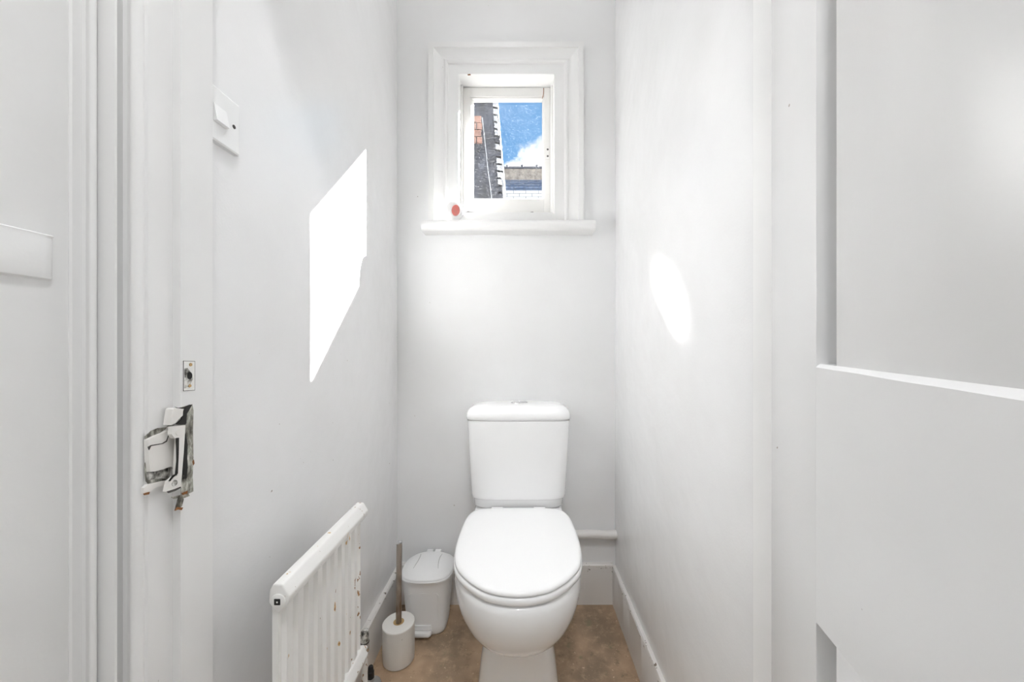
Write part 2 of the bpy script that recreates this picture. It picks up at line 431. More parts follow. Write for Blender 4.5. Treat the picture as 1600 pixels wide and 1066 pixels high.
# ------------------------------------------------------------------ door frame (left jamb, right jamb, head)
def arc(cx, cy, r, a0, a1, n=10):
    return [(cx+r*math.cos(math.radians(a0+(a1-a0)*i/n)), cy+r*math.sin(math.radians(a0+(a1-a0)*i/n))) for i in range(n+1)]
RB = -0.4807        # rebate face
YS, YR = 0.5143, 0.480
HT = 2.05
frame = thing('trim_1', (LX, 0.52, 0), 'white painted door frame with moulded architrave left of the doorway', 'door frame', 'structure')
# stop and lining: the face the light falls on, with a fine groove towards the room
extrude_z('door_stop', [(LX, YS), (LX, 0.5445), (-0.504, 0.5445), (-0.504, YS)], 0, HT, 'wood', frame)
extrude_z('lining', [(LX-0.0006, 0.5452), (LX-0.0006, 0.5690), (-0.504, 0.5690), (-0.504, 0.5452)], 0, HT, 'wood', frame)
extrude_z('rebate', [(RB, YR), (RB, YS), (-0.504, YS), (-0.504, YR)], 0, HT, 'wood', frame)
# moulded architrave, near face towards the hall
ap = [(RB-0.0005, 0.5030), (RB-0.0005, 0.4795), (RB-0.0025, 0.4780)]
ap += arc(-0.4895, 0.4755, 0.0068, 20, -150, 12)
def apx(px, D): return ((px-VX)/F*D, D)
ap += [apx(206, 0.4850), apx(199, 0.4850), apx(192, 0.4830), apx(188, 0.4770), apx(183, 0.4700), apx(179, 0.4685), apx(152, 0.4685), apx(150, 0.4650)]
ap += arc((146-VX)/F*0.463, 0.4625, 0.0036, 20, -120, 8)
ap += [apx(139, 0.4600), apx(134, 0.4640), apx(128, 0.4635), apx(121, 0.4590), apx(113, 0.4535), apx(108, 0.4515), (HL-0.0008, 0.4515), (HL-0.0008, 0.5030)]
extrude_z('architrave', ap, 0, HT+0.04, 'wood', frame, angle=28)
# right jamb, mostly behind the open door
frame2 = thing('trim_2', (RX, 0.52, 0), 'white painted door frame upright between right wall and open door', 'door frame', 'structure')
extrude_z('door_stop', [(RX, YS), (RX, 0.5690), (0.3895, 0.5690), (0.3895, YS)], 0, HT, 'wood', frame2)
extrude_z('rebate', [(RX+0.011, YR), (RX+0.011, YS), (0.3895, YS), (0.3895, YR)], 0, HT, 'wood', frame2)
extrude_z('architrave', [(RX+0.012, 0.477), (RX+0.012, 0.470), (RX+0.04, 0.462), (RX+0.085, 0.455), (RX+0.1, 0.455), (RX+0.1, 0.477)], 0, HT+0.04, 'wood', frame2)
frame3 = thing('trim_3', (-0.05, 0.52, HT), 'white painted head of the door frame', 'door frame', 'structure')
box('head_lining', LX, RX, YS, 0.569, HT-0.03, HT+0.012, 'wood', frame3)
box('architrave', RB+0.001, RX+0.012, 0.455, 0.477, HT-0.02, HT+0.08, 'wood', frame3)

# stub of a dado rail on the hall wall: raised block plus a chamfer above it
rail = thing('trim_4', (HL, 0.42, 1.14), 'short painted-over stub of dado rail on the hall wall beside the architrave', 'rail stub', 'structure')
HX = HL
def rail_prof(y, zt, zm, zb, d):
    return [(HX-0.004, y, zb-0.004), (HX+d*0.85, y, zb), (HX+d, y, zb+0.004), (HX+d, y, zm-0.004), (HX+d*0.55, y, zm), (HX+0.0028, y, zt-0.004), (HX-0.004, y, zt)]
R_ = []
for y, d in ((-0.3, 0.0045), (0.2, 0.0045), (0.34, 0.0045), (0.395, 0.0045), (0.426, 0.0042), (0.432, 0.0036), (0.4345, 0.0022), (0.436, 0.0003)):
    yy_ = max(y, 0.0)
    R_.append(rail_prof(y, 1.170, 1.160+0.003*max(0, (y-0.38)/0.05), 1.116, d))
loft('rail_block', R_, 'hall', rail)

# ------------------------------------------------------------------ open door on the right
u = Vector((-(925-VX)/F, -1.0, 0)).normalized()       # along the door, towards the camera
nb = Vector((-u.y, u.x, 0))                           # through the door, away from the viewer
P0 = Vector((0.325, 0.480, 0))
def door_hit(px, py, t=0.0):
    """(s, z) on the plane of the door face (or t behind it) at a pixel"""
    d = pt(px, py, 1.0)-Vector((0, 0, CZ)); o = P0+nb*t
    k = o.dot(nb)/d.dot(nb); p = d*k
    return (p-o).dot(u), CZ+p.z
def dw(s, t, z_): return P0+u*s+nb*t+Vector((0, 0, z_))
DT, DW, DH = 0.035, 0.80, 1.98
sA, zA = door_hit(1275, 571)
sB, zB = door_hit(1600, 621)
_, zC1 = door_hit(1275, 972)
sD, zD = door_hit(1350, 1066)
rec = 0.004                                            # the panels sit almost flush, a deep groove beside the stile
sP, _ = door_hit(1306, 571, rec)
sPb, zPb = door_hit(1600, 609, rec)
print('DOOR', sA, zA, sB, zB, zC1, sD, zD, 'recess', rec, zPb)
ST_W = sA                                              # stile width
MU0, MU1 = 0.355, 0.455                                # middle muntin
door = thing('door_1', P0, 'white panelled door standing open on the right', 'door', 'structure')
def dprism(name, pts, t0, t1, m='door', bev=0.0012, **kw):
    return prism(name, [dw(s, t0, z_) for s, z_ in pts], [dw(s, t1, z_) for s, z_ in pts], m, door, bev, **kw)
dprism('hinge_stile', [(0, 0.01), (ST_W, 0.01), (ST_W, DH), (0, DH)], 0, DT)
dprism('lock_stile', [(DW-0.1, 0.01), (DW, 0.01), (DW, DH), (DW-0.1, DH)], 0, DT)
# lock rail: its top edge is worn and slopes away towards the panel
dz = zB-zA
def rail_top(s): return zA+dz*(s-sA)/(sB-sA) if s < sB else zB
def rail_in(s):
    z_ = zA+0.0015+(zPb-zA-0.0015)*(s-sA)/(sB-sA)
    return z_ if s < sB else zPb
bm = bmesh.new(); rings = []
for i in range(41):
    s = sA+(DW-0.1-sA)*i/40
    wz = 0.0007*mnoise.noise(Vector((s*22, 0, 0)))
    rings.append([dw(s, 0, zC1), dw(s, 0, rail_top(s)-0.002+wz), dw(s, 0.0018, rail_top(s)+wz*0.6), dw(s, rec*0.96, rail_in(s)), dw(s, rec+0.02, rail_in(s)), dw(s, DT, rail_in(s)), dw(s, DT, zC1)])
bm_loft(bm, rings); from_bm('lock_rail', bm, 'door', door)
dprism('top_rail', [(ST_W, DH-0.1), (DW-0.1, DH-0.1), (DW-0.1, DH), (ST_W, DH)], 0, DT)
dprism('bottom_rail', [(ST_W, 0.01), (DW-0.1, 0.01), (DW-0.1, 0.21), (ST_W, 0.21)], 0, DT)
for z0, z1 in ((0.21, zC1), (min(zA, zPb)-0.01, DH-0.1)):
    dprism('muntin', [(MU0, z0), (MU1, z0), (MU1, z1), (MU0, z1)], 0, DT)
    for s0, s1 in ((sP, MU0-0.001), (MU1+0.001, DW-0.1-(sP-ST_W))):
        dprism('panel', [(s0, z0-0.004), (s1, z0-0.004), (s1, z1+0.004), (s0, z1+0.004)], rec, 0.026, bev=0.0012)
dprism('panel_back', [(ST_W-0.004, 0.2), (DW-0.096, 0.2), (DW-0.096, DH-0.09), (ST_W-0.004, DH-0.09)], 0.0262, 0.0325, bev=0)
for z_ in (0.25, 1.72):
    o = tube('hinge', [dw(-0.004, DT+0.004, z_-0.04), dw(-0.004, DT+0.004, z_+0.04)], 0.005, 'wood', door)

# ------------------------------------------------------------------ window
win = thing('window_1', (0.0, YB, 1.52), 'small white framed window above the toilet with sky outside', 'window', 'structure')
YA = 1.470          # front of the architrave
def arch_piece(name, axis, a, b, sgn):
    """moulded architrave; profile runs from the outer edge (0) to the opening (0.105)"""
    return None
AW = 0.103
aprof = [(0, YB), (0, YA), (0.0185, YA), (0.0195, YA+0.004), (0.023, YA+0.0055), (0.030, YA+0.009), (0.039, YA+0.0125), (0.046, YA+0.0135), (0.052, YA+0.0130),
         (0.055, YA+0.010), (0.0575, YA+0.0078), (0.062, YA+0.0078), (0.0645, YA+0.010), (0.0665, YA+0.0155), (0.0685, YA+0.0175), (0.090, YA+0.0178), (AW, YA+0.0180), (AW, YB)]
OX0, OX1, OZ1 = pt(669, 0, YA).x, pt(912, 0, YA).x, pt(0, 65, YA).z
# left, head, right as mitred pieces
def mitre(name, path):
    rings = [[Vector(f(w_, y)) for w_, y in aprof] for f in path]
    bm = bmesh.new(); bm_loft(bm, rings); return from_bm(name, bm, 'win', win, angle=25)
kR = (OX1-WX1)/AW; kL = (WX0-OX0)/AW; kT = (OZ1-WZ1)/AW
ZS = 1.524
mitre('architrave', [lambda w_, y: (OX0+w_*kL, y, ZS), lambda w_, y: (OX0+w_*kL, y, OZ1-w_*kT)])
mitre('architrave', [lambda w_, y: (OX0+w_*kL, y, OZ1-w_*kT), lambda w_, y: (OX1-w_*kR, y, OZ1-w_*kT)])
mitre('architrave', [lambda w_, y: (OX1-w_*kR, y, OZ1-w_*kT), lambda w_, y: (OX1-w_*kR, y, ZS)])
# reveal lining between architrave and sash
YSH = 1.563
for a in ((WX0-0.012, WX0+0.0005, YA+0.019, YO, WZ0, WZ1), (WX1-0.0005, WX1+0.012, YA+0.019, YO, WZ0, WZ1)):
    box('reveal', *a, 'win', win)
box('reveal', WX0-0.012, WX1+0.012, YA+0.019, YO, WZ1-0.0005, WZ1+0.012, 'win', win)
# window board with rounded nose
p0 = pt(659, 352, 1.44); p1 = pt(930, 352, 1.44)
yf, zt, zb = 1.428, 1.5225, 1.480
nose = [(YB+0.002, zb)] + [(yf+0.0155-0.0155*math.sin(math.radians(t)), (zt+zb)/2-(zt-zb)/2*math.cos(math.radians(t))) for t in range(0, 181, 15)] + [(YB+0.002, zt)]
prism('window_board', [(p0.x, y, z_) for y, z_ in nose], [(p1.x, y, z_) for y, z_ in nose], 'win', win)
box('sill', WX0, WX1, YSH-0.018, YO, 1.505, pt(800, 333.5, YSH).z-0.001, 'win', win, bev=0.002)
box('sill_fillet', WX0-0.002, WX1+0.002, YA+0.012, YSH-0.016, 1.505, pt(800, 340, 1.53).z, 'win', win, bev=0.002)
# sash: stiles, rails, beads, pane
sx0, sx1 = pt(724, 0, YSH).x, pt(859.6, 0, YSH).x
sz0, sz1 = pt(0, 333, YSH).z, pt(0, 136.8, YSH).z
gy = 1.585
gx0, gx1 = pt(740.5, 0, gy).x, pt(846.8, 0, gy).x
gz0, gz1 = pt(0, 310.6, gy).z, pt(0, 158.7, gy).z
bx0, bx1, bz0, bz1 = pt(735, 0, YSH).x, pt(850.3, 0, YSH).x, pt(0, 311, YSH).z, pt(0, 150.5, YSH).z
box('stop_bead', WX0, sx0-0.0006, YSH-0.012, YO, WZ0, WZ1, 'win', win, bev=0.002)
box('stop_bead', sx1+0.0006, WX1, YSH-0.012, YO, WZ0, WZ1, 'win', win, bev=0.002)
sash = box('sash', sx0, bx0, YSH, YSH+0.042, sz0, sz1, 'sash', win, bev=0.0012)      # hinge stile carries the sash
box('stile', bx1, sx1, YSH, YSH+0.042, sz0, sz1, 'sash', sash, bev=0.0012)
box('rail', bx0-0.0003, bx1+0.0003, YSH+0.0008, YSH+0.042, bz1, sz1, 'sash', sash, bev=0.0012)
box('rail', bx0-0.0003, bx1+0.0003, YSH+0.0008, YSH+0.042, sz0, bz0, 'sash', sash, bev=0.0012)
def bead(a, b):
    """sloping glazing bead between the front opening of the sash and the glass"""
    prism('glazing_bead', a, b, 'sash', sash)
yb0, yb1 = YSH+0.004, gy-0.001
bead([(bx0-0.001, yb0, bz0), (bx0-0.001, yb0, bz1), (bx0-0.001, gy+0.004, bz1), (bx0-0.001, gy+0.004, bz0)], [(bx0+0.003, yb0, bz0), (bx0+0.003, yb0, bz1), (gx0, yb1, bz1), (gx0, yb1, bz0)])
bead([(bx1+0.001, yb0, bz0), (bx1+0.001, yb0, bz1), (bx1+0.001, gy+0.004, bz1), (bx1+0.001, gy+0.004, bz0)], [(bx1-0.002, yb0, bz0), (bx1-0.002, yb0, bz1), (gx1, yb1, bz1), (gx1, yb1, bz0)])
bead([(bx0, yb0, bz1+0.001), (bx1, yb0, bz1+0.001), (bx1, gy+0.004, bz1+0.001), (bx0, gy+0.004, bz1+0.001)], [(bx0, yb0, bz1-0.006), (bx1, yb0, bz1-0.006), (bx1, yb1, gz1), (bx0, yb1, gz1)])
bead([(bx0, yb0, bz0-0.001), (bx1, yb0, bz0-0.001), (bx1, gy+0.004, bz0-0.001), (bx0, gy+0.004, bz0-0.001)], [(bx0, yb0, bz0+0.0004), (bx1, yb0, bz0+0.0004), (bx1, yb1, gz0), (bx0, yb1, gz0)])
box('pane', gx0-0.01, gx1+0.012, gy, gy+0.003, gz0-0.012, gz1+0.012, 'glass', sash, smooth=False)
# crack in the corner joint of the sash, gaps along the bottom, catch on the stile
def flat_y(name, pix, D, th, m, parent, **kw):
    a = [pt(x, y, D) for x, y in pix]
    return prism(name, a, [p+Vector((0, th, 0)) for p in a], m, parent, smooth=False, **kw)
flat_y('crack', [(849, 137.5), (850, 137.5), (849.8, 146), (849, 150), (847.6, 154), (847, 153.6), (848.6, 148), (849, 143)], YSH-0.0004, 0.002, 'rust', sash)
flat_y('joint_gap', [(726, 331.6), (731, 330.2), (742, 331.4), (752, 332.8), (740, 333.4), (726, 333.4)], YSH-0.0004, 0.002, 'gap', sash)
flat_y('joint_gap', [(826, 332.2), (832, 330.8), (836, 332.6), (832, 333.4), (826, 333.4)], YSH-0.0004, 0.002, 'gap', sash)
ct = box('catch', *(lambda a, b: (a.x, b.x, YSH-0.003, YSH+0.001, b.z, a.z))(pt(852.8, 229.5, YSH), pt(858.6, 248.5, YSH)), 'sash', sash, bev=0.001)
for py in (233.5, 244.0):
    lathe('screw', pt(855.8, py, YSH-0.0032), [(0.0042, 0.0014), (0.0042, 0.0002), (0.0030, 0.0)], 'gap', sash, n=12, axis='y')
flat_y('paint_chip', [(730.5, 116), (735, 115.6), (735.4, 117), (731, 117.4)], YA+0.0172, 0.002, 'rust', win)

# air freshener on the window board
af = thing('air_freshener', (pt(711.5, 345, 1.457).x, 1.457, zt), 'oval white air freshener with pink gel standing on the window board', 'air freshener')
ac = pt(710.5, 330.0, 1.457)
def oval(dy, sx, sz, n=40, off=(0, 0)):
    tz, rz = math.radians(-14), math.radians(32)
    out_ = []
    for i in range(n):
        a = 2*math.pi*i/n
        x, z_ = sx*math.cos(a)+off[0], sz*math.sin(a)+off[1]
        x, z_ = x*math.cos(tz)+z_*math.sin(tz)*-1, x*math.sin(tz)+z_*math.cos(tz)
        x, y = x*math.cos(rz)-dy*math.sin(rz), x*math.sin(rz)+dy*math.cos(rz)
        out_.append((ac.x+x, ac.y+y, ac.z+z_))
    return out_
loft('shell', [oval(0.006, 0.029, 0.031), oval(0.005, 0.034, 0.0375), oval(0.0, 0.036, 0.039), oval(-0.005, 0.034, 0.0372), oval(-0.008, 0.0305, 0.034), oval(-0.0085, 0.0295, 0.033)], 'plastic', af)
R1 = [oval(-0.0080, 0.0225, 0.0290), oval(-0.0105, 0.0220, 0.0285), oval(-0.0110, 0.0205, 0.027), oval(-0.0095, 0.0190, 0.0255)]
loft('inner_ring', R1, 'plastic', af)
loft('gel_insert', [oval(-0.0085, 0.0165, 0.0225), oval(-0.0112, 0.0160, 0.022), oval(-0.0122, 0.012, 0.017)], 'gel', af)
box('foot', ac.x-0.014, ac.x+0.016, 1.4475, 1.466, zt, zt+0.004, 'plastic', af, bev=0.0008)

# ------------------------------------------------------------------ toilet
TX = -0.0045
toilet = thing('toilet', (TX, 1.2, 0), 'white close-coupled toilet with closed lid below the window', 'toilet')
def catmull(P, n):
    out_ = []; L = len(P)
    for i in range(L):
        a, b, c, d = (Vector(P[(i+k-1) % L]) for k in range(4))
        for j in range(n):
            t = j/n
            out_.append(0.5*((2*b)+(c-a)*t+(2*a-5*b+4*c-d)*t*t+(3*b-a-3*c+d)*t**3))
    return out_
half = [(0.068, 0.8765), (0.112, 0.908), (0.142, 0.942), (0.1645, 0.981), (0.1785, 1.05), (0.1812, 1.12), (0.1785, 1.20), (0.171, 1.262), (0.150, 1.302), (0.105, 1.318)]
ol = [(0, 0.8625)] + half + [(0, 1.3215)] + [(-x, y) for x, y in half[::-1]]
OUT = catmull(ol, 6)
OC = Vector((0, 1.09))
def lid_ring(z_, inset, zback=0.0):
    r = []
    n = len(OUT)
    for i, p in enumerate(OUT):
        tg = (OUT[(i+1) % n]-OUT[i-1]).normalized(); nm = Vector((-tg.y, tg.x))
        if nm.dot(OC-p) < 0: nm = -nm
        q = p+nm*inset
        r.append((TX+q.x, q.y, z_))
    return r
def lid_scaled(z_, k):
    return [(TX+p.x*k, OC.y+(p.y-OC.y)*k, z_) for p in (Vector(q) for q in OUT)]
loft('lid', [lid_ring(0.4500, 0.006), lid_ring(0.4500, 0.0015), lid_ring(0.4520, 0.0), lid_ring(0.4560, 0.0005), lid_ring(0.4592, 0.0035), lid_ring(0.4612, 0.009), lid_ring(0.4622, 0.018), lid_scaled(0.4630, 0.78), lid_scaled(0.4636, 0.5), lid_scaled(0.4638, 0.15)], 'seat', toilet, angle=50)
# bumpers: dark line of shade between lid, seat and rim is a real gap
loft('seat', [lid_ring(0.4290, 0.009), lid_ring(0.4290, 0.001), lid_ring(0.4315, -0.002), lid_ring(0.4400, -0.0025), lid_ring(0.4455, -0.0005), lid_ring(0.4475, 0.004), lid_ring(0.4475, 0.012)], 'seat', toilet, angle=50)
loft('seat_buffer', [lid_ring(0.4470, 0.011), lid_ring(0.4505, 0.011)], 'seat', toilet)
loft('seat_buffer', [lid_ring(0.4235, 0.014), lid_ring(0.4295, 0.014)], 'seat', toilet)
for sx in (-1, 1):
    tube('hinge', [(TX+sx*0.055, 1.322, 0.452), (TX+sx*0.095, 1.322, 0.452)], 0.0075, 'seat', toilet)
def pan_ring(z_, f, c, b, hw, nf, nbk, n=72):
    r = []
    for i in range(n):
        a = 2*math.pi*i/n; ca, sa = math.cos(a), math.sin(a)
        e = nf if sa < 0 else nbk
        k = (abs(ca)**e+abs(sa)**e)**(-1/e)
        r.append((TX+hw*ca*k, c+(sa*k)*((c-f) if sa < 0 else (b-c)), z_))
    return r
pan = [(0.4245, 0.874, 1.12, 1.47, 0.170, 2.15, 3.2), (0.4250, 0.866, 1.12, 1.475, 0.177, 2.15, 3.2), (0.4200, 0.860, 1.12, 1.478, 0.1815, 2.15, 3.2), (0.405, 0.857, 1.12, 1.478, 0.1835, 2.15, 3.2),
       (0.380, 0.858, 1.12, 1.478, 0.1835, 2.15, 3.2), (0.355, 0.864, 1.12, 1.475, 0.1815, 2.15, 3.2), (0.325, 0.876, 1.12, 1.47, 0.175, 2.15, 3.2), (0.295, 0.894, 1.12, 1.465, 0.163, 2.2, 3.2),
       (0.268, 0.916, 1.12, 1.46, 0.147, 2.25, 3.4), (0.245, 0.942, 1.125, 1.455, 0.127, 2.35, 3.6), (0.230, 0.966, 1.13, 1.45, 0.1105, 2.6, 4), (0.221, 0.984, 1.135, 1.45, 0.1010, 3.0, 4.5),
       (0.214, 0.993, 1.14, 1.45, 0.0985, 3.8, 5), (0.200, 0.997, 1.14, 1.45, 0.0990, 4.6, 5), (0.150, 0.996, 1.14, 1.45, 0.106, 5, 5), (0.090, 0.991, 1.14, 1.45, 0.113, 5, 5),
       (0.040, 0.985, 1.14, 1.45, 0.119, 5, 5), (0.012, 0.982, 1.14, 1.45, 0.122, 5, 5), (0.0, 0.982, 1.14, 1.45, 0.122, 5, 5)]
loft('pan', [pan_ring(*r) for r in pan], 'ceramic', toilet, angle=60)
# shelf of the pan that carries the cistern
loft('pan_shelf', [pan_ring(0.40, 1.20, 1.40, 1.482, 0.160, 4, 6), pan_ring(0.436, 1.22, 1.40, 1.484, 0.160, 4, 6), pan_ring(0.442, 1.225, 1.40, 1.484, 0.156, 4, 6), pan_ring(0.443, 1.24, 1.40, 1.478, 0.148, 4, 6)], 'ceramic', toilet, angle=60)
def cis_ring(z_, hw, f, n=6.5, back=1.492, cnt=96):
    c = (f+back)/2; hd = (back-f)/2; r = []
    for i in range(cnt):
        a = 2*math.pi*i/cnt; ca, sa = math.cos(a), math.sin(a)
        k = (abs(ca)**n+abs(sa)**n)**(-1/n)
        x, y = hw*ca*k, hd*sa*k
        if y < 0: y -= 0.006*(1-(x/hw)**2)       # front bows out a little
        r.append((TX+x, c+y, z_))
    return r
loft('cistern', [cis_ring(0.4440, 0.140, 1.372), cis_ring(0.4445, 0.150, 1.352), cis_ring(0.448, 0.158, 1.343), cis_ring(0.455, 0.1630, 1.338), cis_ring(0.478, 0.1650, 1.335), cis_ring(0.4815, 0.1665, 1.333),
      cis_ring(0.4835, 0.1695, 1.330), cis_ring(0.487, 0.1715, 1.328), cis_ring(0.497, 0.1725, 1.327), cis_ring(0.60, 0.1790, 1.325), cis_ring(0.70, 0.1845, 1.324), cis_ring(0.763, 0.1875, 1.3235), cis_ring(0.766, 0.184, 1.327)], 'ceramic', toilet, angle=40)
LR = [(0.7675, 0.1860, 1.327), (0.7675, 0.1890, 1.3235), (0.7700, 0.1910, 1.3215), (0.7800, 0.1912, 1.3212), (0.7900, 0.1895, 1.3225), (0.7990, 0.1850, 1.3270), (0.8060, 0.1775, 1.3340), (0.8110, 0.1670, 1.344), (0.8140, 0.1530, 1.357), (0.8160, 0.130, 1.372), (0.8170, 0.095, 1.392), (0.8174, 0.04, 1.42)]
loft('cistern_lid', [cis_ring(z_, hw, f, 6.5-2.0*(i/len(LR)), 1.494-0.030*(max(0, z_-0.79)/0.027)) for i, (z_, hw, f) in enumerate(LR)], 'ceramic', toilet, angle=50)
bt = lathe('flush_button', (TX+0.003, 1.412, 0.8165), [(0.031, -0.003), (0.032, 0.002), (0.0310, 0.0042), (0.0285, 0.0046), (0.0275, 0.0030)], 'chrome', toilet)
def half_disc(sgn, r):
    P = [(TX+0.003+sgn*(0.0006+r*math.sin(math.radians(t))), 1.412-r*math.cos(math.radians(t))) for t in range(2, 179, 8)]
    return P
for sgn in (-1, 1):
    P = half_disc(sgn, 0.0268)
    prism('button_half', [(x, y, 0.8170) for x, y in P], [(x, y, 0.8207) for x, y in P], 'chrome', bt)
    bt.children[-1].matrix_parent_inverse = Matrix.Identity(4)

# pipe along the back wall
pz = pt(0, 836, 1.475).z
pl = thing('water_pipe', (0.3, 1.478, pz), 'white painted pipe running along the back wall right of the toilet', 'pipe')
tube('pipe', [(0.12+0.262*i/10, 1.4785+0.0008*math.sin(i*2.1), pz+0.0012*math.sin(i*1.3)) for i in range(11)], 0.0165, 'skirt', pl)
lathe('wall_collar', (XR-0.0065, 1.4785, pz), [(0.0165, -0.006), (0.0172, -0.003), (0.0172, 0.006)], 'skirt', pl, axis='x', n=24)

# ------------------------------------------------------------------ radiator on the left wall
PX = -0.395
RY0, RY1 = 0.6075, 0.9130
rad = thing('radiator', (PX, 0.76, 0.20), 'small white fluted panel radiator with rust spots on the left wall', 'radiator')
def hexprof(zc, hh): return [(-0.4085, zc-hh*0.3), (-0.4075, zc+hh*0.55), (-0.4020, zc+hh), (-0.3860, zc+hh*0.98), (-0.3740, zc+hh*0.15), (-0.3765, zc-hh*0.35), (-0.3900, zc-hh), (-0.3965, zc-hh)]
ZT, ZBm = 0.626, 0.272
for zc in (ZT, ZBm):
    P = hexprof(zc, 0.0235)
    bm = bmesh.new(); bm_prism(bm, [(x, RY0-0.004, z_) for x, z_ in P], [(x, RY1+0.006, z_) for x, z_ in P])
    bmesh.ops.bevel(bm, geom=[e for e in bm.edges], offset=0.0028, segments=3, affect='EDGES', profile=0.5)
    from_bm('header', bm, 'rad', rad, angle=30)
# fluted panel
bm = bmesh.new(); fr, bk = [], []
pitch = 0.0318; y = RY0+0.004; prof = [(RY0, PX+0.000)]
while y < RY1-0.01:
    for dy, dx in ((0.004, 0.0), (0.0085, 0.0062), (0.0225, 0.0062), (0.027, 0.0)):
        if y+dy < RY1-0.002: prof.append((y+dy, PX+dx))
    y += pitch
prof.append((RY1, PX))
loop = [(x, yy_) for yy_, x in prof] + [(x-0.010, yy_) for yy_, x in prof[::-1]]
bm_prism(bm, [(x, yy_, ZBm+0.012) for x, yy_ in loop], [(x, yy_, ZT-0.012) for x, yy_ in loop])
from_bm('panel', bm, 'rad', rad, angle=20)
# blanking plug on the near end of the top header
pc = pt(433.5, 932, RY0-0.004)
pg = lathe('plug', (-0.3925, RY0-0.0042, ZT-0.004), [(0.0125, 0.002), (0.0120, -0.0010), (0.0105, -0.0018)], 'rad', rad, axis='y', n=28)
box('plug_socket', -0.3985, -0.3875, RY0-0.0066, RY0-0.004, ZT-0.0095, ZT+0.0015, 'dark', rad, bev=0.0015)
box('plug_core', -0.3945, -0.3912, RY0-0.0070, RY0-0.0045, ZT-0.0058, ZT-0.0025, 'rad', rad, bev=0.001)
# valve with tail pipe at the far end of the bottom header
vx, vy = -0.3935, 0.9420
tube('valve_union', [(vx, RY1+0.004, ZBm+0.004), (vx, vy+0.002, ZBm+0.004)], 0.0095, 'rad', rad)
lathe('valve_body', (vx, vy, ZBm-0.012), [(0.0095, 0), (0.0110, 0.003), (0.0110, 0.020), (0.0100, 0.024), (0.0104, 0.026)], 'chrome', rad, n=24)
lathe('valve_cap', (vx, vy, ZBm+0.014), [(0.0098, 0), (0.0102, 0.003), (0.0102, 0.020), (0.0090, 0.026), (0.0050, 0.028)], 'worn', rad, n=24)
lathe('valve_collar', (vx, vy, ZBm+0.0105), [(0.0110, 0), (0.0116, 0.0015), (0.0108, 0.004)], 'gap', rad, n=24)
tube('tail_pipe', [(vx, vy, ZBm-0.010), (vx, vy, 0.10), (vx, vy, 0.0)], 0.0075, 'rad', rad)
for zc in (0.48, 0.34):
    box('wall_bracket', XL-0.001, -0.4045, 0.86, 0.882, zc-0.02, zc+0.02, 'rad', rad)

# ------------------------------------------------------------------ small bottle behind the radiator
bc = Vector((-0.4245, 1.058, 0))
bo = thing('small_bottle', bc, 'cloudy plastic bottle with a black cap on the floor behind the radiator', 'bottle')
lathe('body', bc, [(0.026, 0), (0.029, 0.004), (0.0295, 0.062), (0.0270, 0.072), (0.0190, 0.079), (0.0110, 0.083), (0.0100, 0.090)], 'cloudy', bo, sx=1.0)
lathe('cap', bc, [(0.0090, 0.086), (0.0096, 0.088), (0.0096, 0.108), (0.0078, 0.110), (0.0072, 0.120), (0.0055, 0.1225)], 'blackcap', bo, n=24)

# ------------------------------------------------------------------ toilet brush
hc = Vector((-0.3995, 1.226, 0))
tb = thing('toilet_brush', hc, 'white toilet brush pot with a tall tarnished metal handle by the left skirting', 'toilet brush')
lathe('holder', hc, [(0.0465, 0), (0.0495, 0.003), (0.0505, 0.010), (0.0512, 0.06), (0.0512, 0.116)], 'pot', tb, n=56)
lidm = M['potlid']
lathe('holder_lid', hc, [(0.0512, 0.1155), (0.0518, 0.1175), (0.0516, 0.1205), (0.0500, 0.1222), (0.0300, 0.1232), (0.0100, 0.1236)], 'potlid', tb, n=56)
lathe('rust_ring', hc, [(0.0175, 0.1226), (0.0172, 0.1236), (0.0125, 0.1244), (0.0085, 0.1247)], 'rust_stain', tb, n=32) if 'rust_stain' in M else None
hd = tube('handle', [hc+Vector((0.0012, -0.004, 0.120)), hc+Vector((0.0022, -0.004, 0.26)), hc+Vector((0.0035, -0.004, 0.386))], 0.0092, 'handle', tb, n=28)
lathe('handle_tip', hc+Vector((0.0035, -0.004, 0.385)), [(0.0094, 0), (0.0096, 0.002), (0.0088, 0.0055), (0.0050, 0.007)], 'chrome', tb, n=28)

# ------------------------------------------------------------------ pedal bin
BX, BY = -0.3395, 1.388
bn = thing('pedal_bin', (BX, BY, 0), 'small white plastic pedal bin between the toilet and the brush', 'bin')
def bin_ring(z_, hw, hd_, n=3.4, cnt=64, flat=0.0, cy=BY):
    r = []
    for i in range(cnt):
        a = 2*math.pi*i/cnt; ca, sa = math.cos(a), math.sin(a)
        k = (abs(ca)**n+abs(sa)**n)**(-1/n)
        r.append((BX+hw*ca*k, cy+hd_*sa*k, z_))
    return r
loft('body', [bin_ring(0.0, 0.066, 0.060, 4), bin_ring(0.004, 0.070, 0.0635, 4), bin_ring(0.010, 0.0715, 0.065, 4), bin_ring(0.03, 0.0735, 0.067, 4), bin_ring(0.032, 0.0728, 0.0663, 4), bin_ring(0.20, 0.0875, 0.0835, 3.6)], 'plastic', bn, angle=60)
